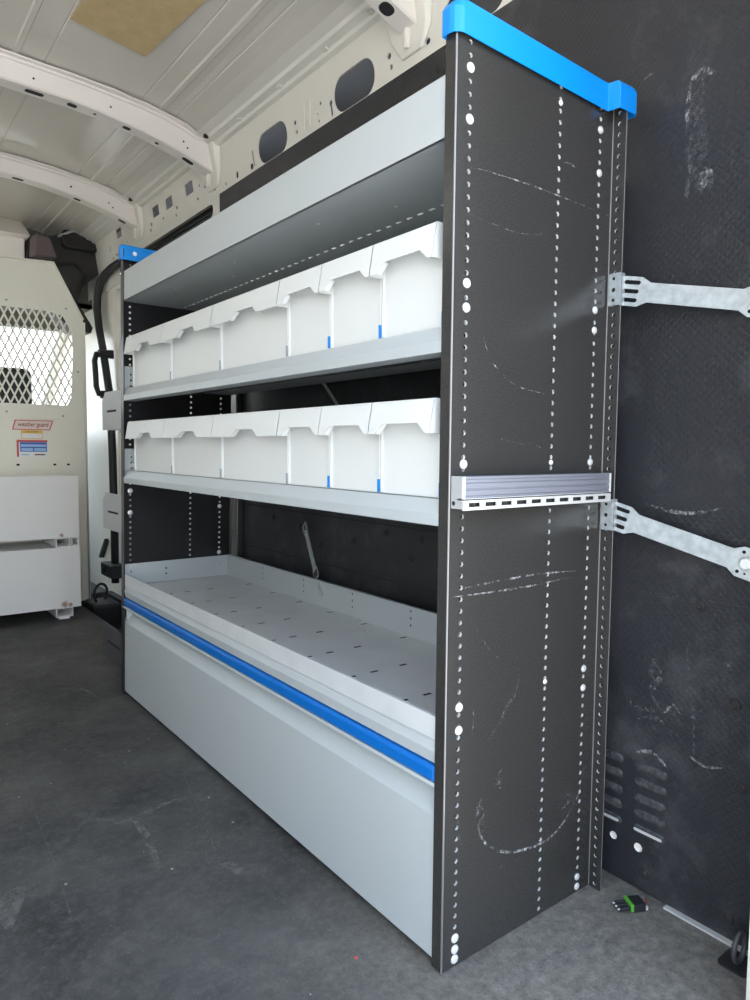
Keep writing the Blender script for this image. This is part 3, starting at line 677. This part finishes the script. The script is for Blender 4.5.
# blue end caps
def cap(fy, sgn, zt, name):
    """sgn -1: near cap (outward is -y)"""
    o_ = sgn
    plan = []
    # outline of a thick Z in plan, outward side first
    front = [(.835, 0), (.824, .004), (.818, .012), (.816, .022), (.8155, .042)]
    A = [(1.262, -.006), (1.2665, -.031), (1.318, -.034), (1.324, -.028), (1.324, .010), (1.28, .028)]
    plan = [(.853, -.008), (.845, -.005), (.838, .001), (.835, .010), (.835, .028), (.850, .030)]
    top = plan[:1] + A + plan[:0:-1]
    P = [(x, fy(zt) + (-o_*0 + (d if sgn < 0 else -d))) for x, d in top]
    cx = sum(p[0] for p in P)/len(P); cy = sum(p[1] for p in P)/len(P)
    zt0 = zt - .038; n = len(P); m = MB()
    rings = [([(x, y) for x, y in P], zt0), ([(x, y) for x, y in P], zt+.004), ([(x + (.004 if x < .9 else -.004 if x > 1.3 else 0), cy + (y-cy)*.93) for x, y in P], zt+.012), ([(x + (.010 if x < .9 else -.008 if x > 1.3 else 0), cy + (y-cy)*.80) for x, y in P], zt+.017)]
    V = [(x, y, z - .010*(x-.84)/.5) for R, z in rings for x, y in R]
    F = [(r*n+i, r*n+(i+1) % n, (r+1)*n+(i+1) % n, (r+1)*n+i) for r in range(3) for i in range(n)] + [[3*n+i for i in range(n)]]
    m.add(V, F); o = m.build(name, M['blue'], U, smooth=False)
    s = o.modifiers.new('solid', 'SOLIDIFY'); s.thickness = .0025; s.offset = -1
    b = o.modifiers.new('edge', 'BEVEL'); b.width = .003; b.segments = 3; b.limit_method = 'ANGLE'; b.angle_limit = .5
    return o
cap(lambda z: .888, -1, 1.704, 'end_cap'); fc = cap(lambda z: YF(z)+.004, 1, 1.692, 'end_cap')
m = MB(); m.cyl((.888, YF(1.66)-.0245, 1.680), (0, -1, 0), .008, .003, 12); m.build('screw', M['zinc'], fc)

y0 = .8965
def swept(m, path, t, ya=None, yb=None, mi=0):
    ya = y0 if ya is None else ya
    m.sheet(path, t, lambda a, b: (a, ya, b), lambda a, b: (a, (YF(b)-.003) if yb is None else yb, b), mi)
# top shelf
def slots_xz(rows_x, y_start, y_end, step, lx=.008, ly=.002):
    H = []
    for x in rows_x:
        y = y_start
        while y < y_end: H.append([(x-lx, y-ly), (x+lx, y-ly), (x+lx, y+ly), (x-lx, y+ly)]); y += step
    return H
m = MB(); swept(m, [(.862, 1.600), (.862, 1.612), (.848, 1.612), (.848, 1.508), (.856, 1.508)], .0018)
hs = slots_xz([1.076], .93, 2.62, .0393, .0035, .009) + slots_xz([1.20], .95, 2.6, .197, .009, .002)
m.plate([(.850, y0), (1.288, y0), (1.288, YF(1.508)-.003), (.850, YF(1.508)-.003)], hs, lambda u, v, w: (u, v, 1.508 + w), .005, 0, 1)
swept(m, [(1.288, 1.508), (1.288, 1.56)], .0018)
o = m.build('top_shelf', [M['grey'], M['zinc']], U, bevel=.0008)
for x, y in ((.93, 1.45), (.93, 2.35), (1.0, 1.24), (1.0, 2.05), (.93, 1.9)):
    m = MB(); m.cyl((x, y, 1.508), (0, 0, -1), .004, .0012, 10); m.build('rivet', M['zinc'], o)
# bin shelves
def bin_shelf(zb, name):
    m = MB()
    swept(m, [(.900, zb+.001), (.848, zb), (.8475, zb+.018), (.861, zb+.0435), (.880, zb+.0435)], .0018)
    m.plate([(.875, y0), (1.288, y0), (1.288, YF(zb)-.003), (.875, YF(zb)-.003)], slots_xz([.95, 1.1, 1.25], 1.0, 2.6, .1945), lambda u, v, w: (u, v, zb+.0435 + w), .0016)
    swept(m, [(1.288, zb+.0435), (1.288, zb+.10)], .0018)
    o = m.build(name, M['grey'], U, bevel=.0008)
    # side cheeks with hole rows
    for fy, nm in ((lambda z: y0 + .001, 'n'), (lambda z: YF(z) - .0045, 'f')):
        P = [(.8485, zb+.019), (.862, zb+.0435), (1.288, zb+.0435), (1.288, zb+.128), (.8495, zb+.128)]
        hs = [circ((.880, zb+.055+k*PITCH), .0042, 8) for k in range(3)] + [circ((1.2495, zb+.055+k*PITCH), .0042, 8) for k in range(3)]
        m = MB(); m.plate(P, hs, lambda u, v, w: (u, fy(v) + w, v), .0016); m.build('side_cheek', M['grey'], o)
        if nm == 'f':
            m = MB(); m.cyl((.884, fy(zb+.1), zb+.064), (0, -1, 0), .008, .004, 12); m.build('screw', M['zinc'], o)
    # dark strip under the shelf, behind the front lip
    m = MB(); m.box((.90, y0, zb+.004), (.955, 2.64, zb+.0425)); m.build('underside_strip', M['black'], o)
    return o
bin_shelf(1.1430, 'bin_shelf'); bin_shelf(.8340, 'bin_shelf')

# bottom tray with slotted floor
m = MB()
swept(m, [(.856, .470), (.856, .4795), (.8485, .4795), (.8485, .436), (.853, .436)], .0018)
TS = []
for y in (1.122, 1.315, 1.510, 1.700, 1.890, 2.080, 2.275, 2.470):
    for x in (.942, 1.009, 1.100, 1.262): TS.append([(x-.0115, y-.0040), (x+.0115, y-.0040), (x+.0115, y+.0040), (x-.0115, y+.0040)])
for y in (1.22, 1.60, 1.99, 2.37): TS += [circ((1.20 + dx, y + dy), .0022, 6) for dx, dy in ((0, 0), (.012, .03), (-.01, .055), (.02, .07), (.03, .02))]
m.plate([(.850, y0), (1.288, y0), (1.288, YF(.43)-.003), (.850, YF(.43)-.003)], TS, lambda u, v, w: (u, v, .430 - w), .0016, 0, 1)
o_tray = m.build('tray', [M['tray'], M['dark']], U)
m = MB(); hz = (.462, .483, .504)
hs = [circ((y, z), .0042, 8) for y in (1.196, 1.506, 1.796, 2.094, 2.396) for z in hz]
m.plate([(y0, .430), (YF(.43)-.003, .430), (YF(.515)-.003, .515), (y0, .515)], hs, lambda u, v, w: (1.286 + w, u, v), .0016)
m.sheet([(1.286, .515), (1.298, .515)], .0016, lambda a, b: (a, y0, b), lambda a, b: (a, YF(b)-.003, b)); m.build('back_wall', M['grey'], o_tray)
for fy in (lambda z: y0 + .001, lambda z: YF(z) - .005):
    hs = [circ((x, z), .0042, 8) for x in (.880, 1.02, 1.2495) for z in (.462, .484)]
    m = MB(); m.plate([(.850, .432), (1.286, .430), (1.286, .515), (.850, .515)], hs, lambda u, v, w: (u, fy(v)+w, v), .0016); m.build('side_wall', M['grey'], o_tray)
# front rail under the tray, with the fold line
m = MB(); swept(m, [(.858, .4345), (.852, .4335), (.8465, .414), (.8505, .3905), (.866, .3905)], .0018); m.build('front_rail', M['grey'], U)
# drop front: lip, cavity and panel, with the blue handle strip
m = MB(); swept(m, [(.868, .3885), (.862, .3865), (.862, .3555), (.846, .3545), (.8445, .348), (.868, .343), (.882, .325), (.8485, .2915), (.8475, .016), (.860, .012)], .0018, .9175)
o_f = m.build('drop_front', M['grey'], U)
m = MB(); m.prism([(.861, .3875), (.8455, .3865), (.8425, .380), (.8425, .362), (.846, .356), (.861, .356)], lambda a, b: (a, .9185, b), lambda a, b: (a, YF(b)-.029, b)); m.build('handle_strip', M['bluestrip'], o_f, bevel=.0015)
m = MB(); m.box((.855, YF(.32)-.030, .30), (.90, YF(.32)-.024, .385)); m.build('end_bracket', M['grey'], o_f)
# dark carcass behind the drop front
m = MB(); m.box((1.27, y0+.002, .01), (1.275, 2.69, .42)); m.build('back_sheet', M['blackin'], U)

# slotted aluminium rail on the near panel
RL = bpy.data.objects
m = MB(); ya = .862
m.box((.852, ya, .884), (1.2785, .886, .920)); m.box((.852, ya-.0018, .9185), (1.2785, .886, .9232)); 
for z in (.8945, .9065): m.box((.8525, ya-.0020, z-.0046), (1.278, ya, z+.0046))
m.box((.8525, ya-.0016, .9125), (1.278, ya, .9180)); m.box((.8525, ya-.0016, .8845), (1.278, ya, .8888))
rail = m.build('accessory_rail', M['alu'], U, bevel=.0005)
m = MB(); hs = [rrect(.861+k*.0415, .8700, .861+k*.0415+.029, .8775, .0008, 2) for k in range(10)]
m.plate([(.848, .8645), (1.2785, .8645), (1.2785, .884), (.848, .884)], hs, lambda u, v, w: (u, ya-.005 + w, v), .003)
m.box((.848, ya-.005, .882), (1.2785, ya+.01, .885)); m.build('slotted_lip', M['aluw'], rail, label='pale slotted lower lip')
m = MB(); m.box((1.2775, ya-.004, .884), (1.2805, ya+.02, .9235)); m.build('rail_end', M['aluw'], rail, bevel=.0006, label='pale right end strip')
m = MB(); m.box((.848, ya-.001, .8665), (.850, .8885, .9235)); m.cyl((.848, .881, .876), (-1, 0, 0), .004, .001, 10, 1); m.box((.8495, ya-.004, .882), (.8535, ya+.003, .9232), 2)
m.build('rail_end', [M['platgrey'], M['dark'], M['aluw']], rail, bevel=.0006, label='grey green end plate')
m = MB(); m.box((.855, ya+.003, .866), (1.275, .886, .8845)); m.build('rail_core', M['black'], rail)

# galvanised braces to the van wall
def frame_strap(a, b, up, name, la, w0, wn, parent, label=None):
    """flat strap from a to b; la: length of each slotted end plate, half widths wn (ends) / w0 (bar)"""
    a = Vector(a); b = Vector(b); d = (b-a); L = d.length; d.normalize(); up = Vector(up); up = (up - d*up.dot(d)).normalized(); nrm = d.cross(up).normalized()
    P = [(0, -wn+.004), (.004, -wn), (la*.68, -wn), (la, -w0), (L-la, -w0), (L-la*.72, -wn), (L-.004, -wn), (L, -wn+.004),
         (L, wn-.004), (L-.004, wn), (L-la*.72, wn), (L-la, w0), (la, w0), (la*.68, wn), (.004, wn), (0, wn-.004)]
    s = la*.22
    H = [rrect(la*.10, k*wn*.60-.0042, la*.66, k*wn*.60+.0042, .0040, 3) for k in (-1, 0, 1)]
    H += [rrect(L-la*.62, -.0045, L-la*.12, .0045, .004, 3)] + [circ((L-la*x, k*wn*.66), .0035, 8) for x in (.68, .22) for k in (-1, 1)] + [circ((L-la*.45, k*wn*.66), .0022, 8) for k in (-1, 1)]
    m = MB(); m.plate(P, H, lambda u, v, w: a + d*u + up*v + nrm*w, .003, 0, 1)
    o = m.build(name, [M['galv'], M['dark']], parent, label=label)
    return o, a, d, up, nrm, L
o, a, d, up, nrm, L = frame_strap((1.3045, .868, 1.304), (1.356, .578, 1.240), (0, .05, 1), 'wall_brace', .062, .0195, .0295, U, 'galvanised upper brace strap')
def nutbolt(p, ax, parent):
    ax = Vector(ax).normalized(); p = Vector(p)
    m = MB(); m.cyl(p, ax, .0145, .002, 20); m.cyl(p+ax*.002, ax, .0105, .007, 6); m.cyl(p+ax*.009, ax, .0055, .003, 12); m.build('bolt', M['zinc'], parent)
nutbolt(a + d*(L-.026), nrm if nrm.x < 0 else -nrm, o)
o2, a2, d2, up2, nrm2, L2 = frame_strap((1.3035, .873, .835), (1.354, .578, .752), (0, .25, 1), 'wall_brace', .060, .0195, .0295, U, 'galvanised lower brace strap')
nn2 = nrm2 if nrm2.x < 0 else -nrm2
nutbolt(a2 + d2*(L2-.030) + nn2*.001, nn2, o2)
for z, n in ((1.305, 0), (.835, 1)):      # foot of the brace on the panel flange
    m = MB(); 
    m.plate(rrect(.862, z-.033, .886, z+.033, .003, 3), [circ((.874, z+.022), .0035, 8), circ((.874, z-.001), .0045, 8), circ((.874, z-.022), .0035, 8)], lambda u, v, w: (1.2888 + w, u, v), .003, 0, 1)
    m.box((1.289, .859, z-.033), (1.306, .862, z+.033)); m.build('brace_foot', [M['galv'], M['dark']], U, bevel=0, label='galvanised foot plate')
# small braces behind the unit
o3, a3, d3, up3, nrm3, L3 = frame_strap((1.300, 2.03, .517), (1.352, 2.20, .690), (0, -1, 1), 'rear_brace', .050, .011, .017, U, 'small slanted brace behind the tray')
m = MB(); m.prism([(1.965, .470), (1.985, .462), (2.010, .510), (1.990, .515)], lambda u, v: (1.2835, u, v), lambda u, v: (1.2862, u, v)); m.cyl((1.2835, 1.988, .489), (-1, 0, 0), .005, .003, 10); m.build('brace_plate', M['galv'], U, label='small plate bolted inside the tray wall')
o4, a4, d4, up4, nrm4, L4 = frame_strap((1.352, 2.10, 1.228), (1.302, 1.86, 1.07), (0, 1, 1.2), 'rear_brace', .052, .013, .017, U, 'small slotted brace between the bin shelves')

# ------------------------------------------------------------------ bins
def make_bin(w, label, grp):
    g = .0022; W = w
    t = thing('storage_bin', label, 'storage bin', (.862, 0, 0), grp)
    h = .174; D = .40
    m = MB()      # local coordinates: y 0..W, x .872.. , z 0..
    m.box((.8725, g+.004, .002), (.8755, W-g-.004, h))                       # front wall
    m.box((.8680, g, .002), (.8680+D, g+.003, h)); m.box((.8680, W-g-.003, .002), (.8680+D, W-g, h))   # side walls, edges proud of the front
    m.box((.8725, g, 0), (.8680+D, W-g, .003)); m.box((.8680+D-.003, g, .002), (.8680+D, W-g, h))
    m.build('body', M['bin'], t, bevel=.0008)
    m = MB()
    fn = lambda u, v, k: (.8465 - (.182-v)*.17 + k, u, v)
    b0, b1, t0, t1 = (.0125, .160, .037, .142) if W < .3 else (.100, .250, .130, .222)
    e = g*.4 + .0006
    P = [(e, .1185), (b0, .1185), (t0, .1375), (t1, .1375), (b1, .1185), (W-e, .1185), (W-e, .179), (e, .179)]
    m.plate(P, [], fn, .0025)
    m.sheet([(.8755, .174), (.8745, .181), (.8500, .182), (.8462, .178)], .0022, lambda a, b: (a, e, b), lambda a, b: (a, W-e, b))
    for ya_, yb_ in ((e, e+.0025), (W-e-.0025, W-e)):
        m.prism([(.8725, .1185), (.8725, .181), (.8465, .179), (.8360, .1185)], lambda a, b: (a, ya_, b), lambda a, b: (a, yb_, b))
    for yk, yt, s_ in ((b0, t0, -1), (b1, t1, 1)):     # short returns folded in at the notch
        q = [fn(yk, .1185, 0), fn(yt, .1375, 0), fn(yt, .1375, .013), fn(yk, .1185, .013)]
        m.add(q + [(x_, y_ + s_*.0015, z_) for x_, y_, z_ in q], [(0, 1, 2, 3), (7, 6, 5, 4), (0, 4, 5, 1), (1, 5, 6, 2), (2, 6, 7, 3), (3, 7, 4, 0)])
    m.build('collar', M['bin'], t, bevel=.0012)
    m = MB(); m.box((.8668, g-.0010, .002), (.8695, g+.0045, .028)); m.build('corner_clip', M['clip'], t, label='small grey corner clip')
    return t
M['clip'] = mat('grey_clip_plastic', (.35, .38, .42), .4)
wide = make_bin(.3765, '', 'bins on the two middle shelves'); narrow = make_bin(.184, '', 'bins on the two middle shelves')
def children(o): return [c for c in bpy.data.objects if c.parent == o]
WCH = {wide: children(wide), narrow: children(narrow)}
used = set()
def place(src, y, z, label, blueclip):
    if src in used:
        r = src.copy(); C.objects.link(r)
        ch = []
        for c in WCH[src]: d_ = c.copy(); C.objects.link(d_); d_.parent = r; ch.append(d_)
    else: r = src; used.add(src); ch = WCH[src]
    r.location = (.862, y, z); r['label'] = label
    for c in ch:
        if c.name.startswith('corner_clip') and blueclip:
            c.data = c.data.copy(); c.data.materials[0] = M['blue']; c['label'] = 'small blue corner clip'
    return r
for zb, sh in ((1.1895, 'upper'), (.8805, 'lower')):
    for src, y, lab, bc in ((narrow, .9345, 'narrow pale grey bin on the %s bin shelf, against the near end panel', True),
                            (narrow, 1.1190, 'narrow pale grey bin on the %s bin shelf, middle of the three narrow ones', True),
                            (narrow, 1.3035, 'narrow pale grey bin on the %s bin shelf, touching the wide bins', False),
                            (wide, 1.4880, 'wide pale grey bin on the %s bin shelf, touching the narrow bins', False),
                            (wide, 1.8650, 'wide pale grey bin on the %s bin shelf, middle of the three wide ones', False),
                            (wide, 2.2420, 'wide pale grey bin on the %s bin shelf, against the far end panel', False)):
        place(src, y, zb, lab % sh, bc)

# ------------------------------------------------------------------ grey slotted holders on the far side of the unit
def holder(z0, z1, label, dy, mt='platgrey'):
    t = thing('side_holder', label, 'holder', (.90, 2.85, z0), 'grey slotted holders on the far end panel')
    m = MB(); ya_ = YF(z0) + .0075; P = [(ya_, z0), (2.985+dy, z0), (2.985+dy, z1-.035), (2.945+dy, z1), (ya_, z1)]
    m.plate(P, [rrect(2.80, (z0+z1)/2-.006, 2.93+dy*.7, (z0+z1)/2+.003, .004, 3)], lambda u, v, w: (.862 + w, u, v), .003)
    m.box((.872, 2.78, (z0+z1)/2-.02), (.874, 2.96, (z0+z1)/2+.02), 1)
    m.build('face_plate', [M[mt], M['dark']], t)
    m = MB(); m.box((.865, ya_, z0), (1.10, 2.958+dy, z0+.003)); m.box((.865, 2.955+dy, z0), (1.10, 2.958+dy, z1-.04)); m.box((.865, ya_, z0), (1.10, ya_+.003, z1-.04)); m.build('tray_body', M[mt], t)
    return t
holder(1.036, 1.189, 'grey slotted holder plate beside the upper bin shelf, topmost of its column', 0)
holder(.629, .780, 'grey slotted holder plate level with the empty bay, middle of its column', .015)
holder(.085, .221, 'grey slotted holder plate near the floor with shade put in its colour, lowest of its column', .06, 'platdark')  # holder stands in shadow; the shade is put into its darker colour

# ------------------------------------------------------------------ small things
# electrical plug on the floor
t = thing('wire_connector', 'small black and green wiring connector lying on the floor by the wall', 'connector', (1.297, .787, 0))
R = Matrix.Rotation(math.radians(-28), 4, 'Z'); base = Vector((1.297, .787, 0))
def loc(a): v = R @ Vector(a); return tuple(base + v)
def lbox(m, a, b, mi=0):
    m2_ = MB(); m2_.box(a, b); m.add([loc(v) for v in m2_.v], m2_.f, mi)
m = MB(); lbox(m, (-.002, -.016, .001), (.026, .016, .018)); lbox(m, (.004, -.018, .004), (.020, .018, .014)); m.build('housing', M['rubber'], t, bevel=.0015)
m = MB(); lbox(m, (-.008, -.017, .003), (-.002, .017, .0195)); m.build('seal_ring', M['green'], t, bevel=.001, label='green seal ring')
for k in (-1, 0, 1):
    m = MB(); p = Vector(loc((-.008, k*.0105, .009))); q = Vector(loc((-.034, k*.0105, .009)))
    m.cyl(p, q-p, .0042, .024, 10); m.cyl(q + (p-q)*.1, q-p, .002, .004, 8, 1); m.build('socket', [M['rubber'], M['zinc']], t)
m = MB(); m.tube([loc((.026, .004, .010)), loc((.036, .004, .008)), loc((.044, .010, .006)), loc((.046, .020, .004))], .0016, 6); m.build('wire', M['redp'], t, smooth=True, label='red wire')
m = MB(); lbox(m, (.027, -.012, .001), (.033, -.004, .008)); m.build('terminal', M['zinc'], t)
# tie-down ring near the rear doorway
t = thing('tie_down_ring', 'grey metal tie-down ring on the floor by the rear pillar', 'ring', (1.31, .575, 0))
m = MB(); m.plate(rrect(1.285, .545, 1.345, .60, .01, 4), [], lambda u, v, w: (u, v, .001 + w), .004); m.build('base_plate', M['trimblack'], t)
m = MB(); m.tube([(1.318 + .022*math.cos(k*PI/8), .572, .032 + .028*math.sin(k*PI/8)) for k in range(16)], .005, 8, closed=True); m.build('ring', M['platdark'], t, smooth=True)
# strap loop by the bulkhead foot
t = thing('strap_loop', 'small black looped strap on the step beside the bulkhead foot', 'strap', (1.24, 4.45, -.2))
m = MB(); m.tube([(1.24 + .048*math.cos(k*PI/9), 4.40+.03*math.cos(k*PI/9), .065 + .058*math.sin(k*PI/9)) for k in range(18)], .008, 8, closed=True); m.build('loop', M['rubber'], t, smooth=True)
m = MB(); m.box((1.16, 4.25, -.2), (1.32, 4.49, .02)); m.build('base_block', M['rubber'], t, bevel=.015)
# red crumb on the floor
m = MB(); m.cyl((.745, 1.02, 0), (0, 0, 1), .004, .002, 7, 0, .002); tag(m.build('plastic_scrap', M['redp'], at=(.745, 1.02, 0)), 'tiny red plastic scrap on the floor before the drop front', 'scrap')

# ------------------------------------------------------------------ light
w = bpy.data.worlds.new('world'); bpy.context.scene.world = w; w.use_nodes = True
nt = w.node_tree; bg = nt.nodes['Background']
tc = nt.nodes.new('ShaderNodeTexCoord'); sp = nt.nodes.new('ShaderNodeSeparateXYZ'); nt.links.new(tc.outputs['Generated'], sp.inputs[0])
rp = nt.nodes.new('ShaderNodeValToRGB'); e = rp.color_ramp.elements
e[0].position = .0; e[0].color = (.95, .98, 1.0, 1); e[1].position = .9; e[1].color = (.50, .70, 1.0, 1)
k = e.new(.25); k.color = (.78, .88, 1.0, 1)
nt.links.new(sp.outputs['Z'], rp.inputs['Fac']); nt.links.new(rp.outputs['Color'], bg.inputs['Color']); bg.inputs['Strength'].default_value = 3.0
sun = bpy.data.lights.new('sun', 'SUN'); sun.energy = 13.0; sun.angle = math.radians(.6); sun.color = (1, .95, .88)
so = bpy.data.objects.new('sun', sun); C.objects.link(so)
sd = Vector((-.55, -.45, -1.0)).normalized()      # travels down, toward the rear and left: falls on the ground behind the van
so.rotation_euler = sd.to_track_quat('-Z', 'Y').to_euler(); so.location = (3, 8, 9)

# ------------------------------------------------------------------ camera
f, p, yw, r = 696.2, .07345, .65329, -.00902
Fw = Vector((math.sin(yw)*math.cos(p), math.cos(yw)*math.cos(p), -math.sin(p))); Rt = Vector((math.cos(yw), -math.sin(yw), 0)); D = Fw.cross(Rt)
c_, s_ = math.cos(r), math.sin(r); X = c_*Rt + s_*D; Yd = -s_*Rt + c_*D
cam = bpy.data.cameras.new('camera'); co = bpy.data.objects.new('camera', cam); C.objects.link(co)
cam.sensor_fit = 'HORIZONTAL'; cam.sensor_width = 36; cam.lens = f/750*36; cam.clip_start = .02
mw = Matrix((( X.x, -Yd.x, -Fw.x, 0), (X.y, -Yd.y, -Fw.y, 0), (X.z, -Yd.z, -Fw.z, .97), (0, 0, 0, 1)))
co.matrix_world = mw
sc = bpy.context.scene; sc.camera = co
sc.view_settings.view_transform = 'Standard'; sc.view_settings.look = 'None'; sc.view_settings.gamma = 1; sc.view_settings.use_curve_mapping = False
sc.view_settings.exposure = 0.50
sc.cycles.max_bounces = 14; sc.cycles.diffuse_bounces = 8; sc.cycles.use_denoising = True; sc.cycles.sample_clamp_indirect = 6
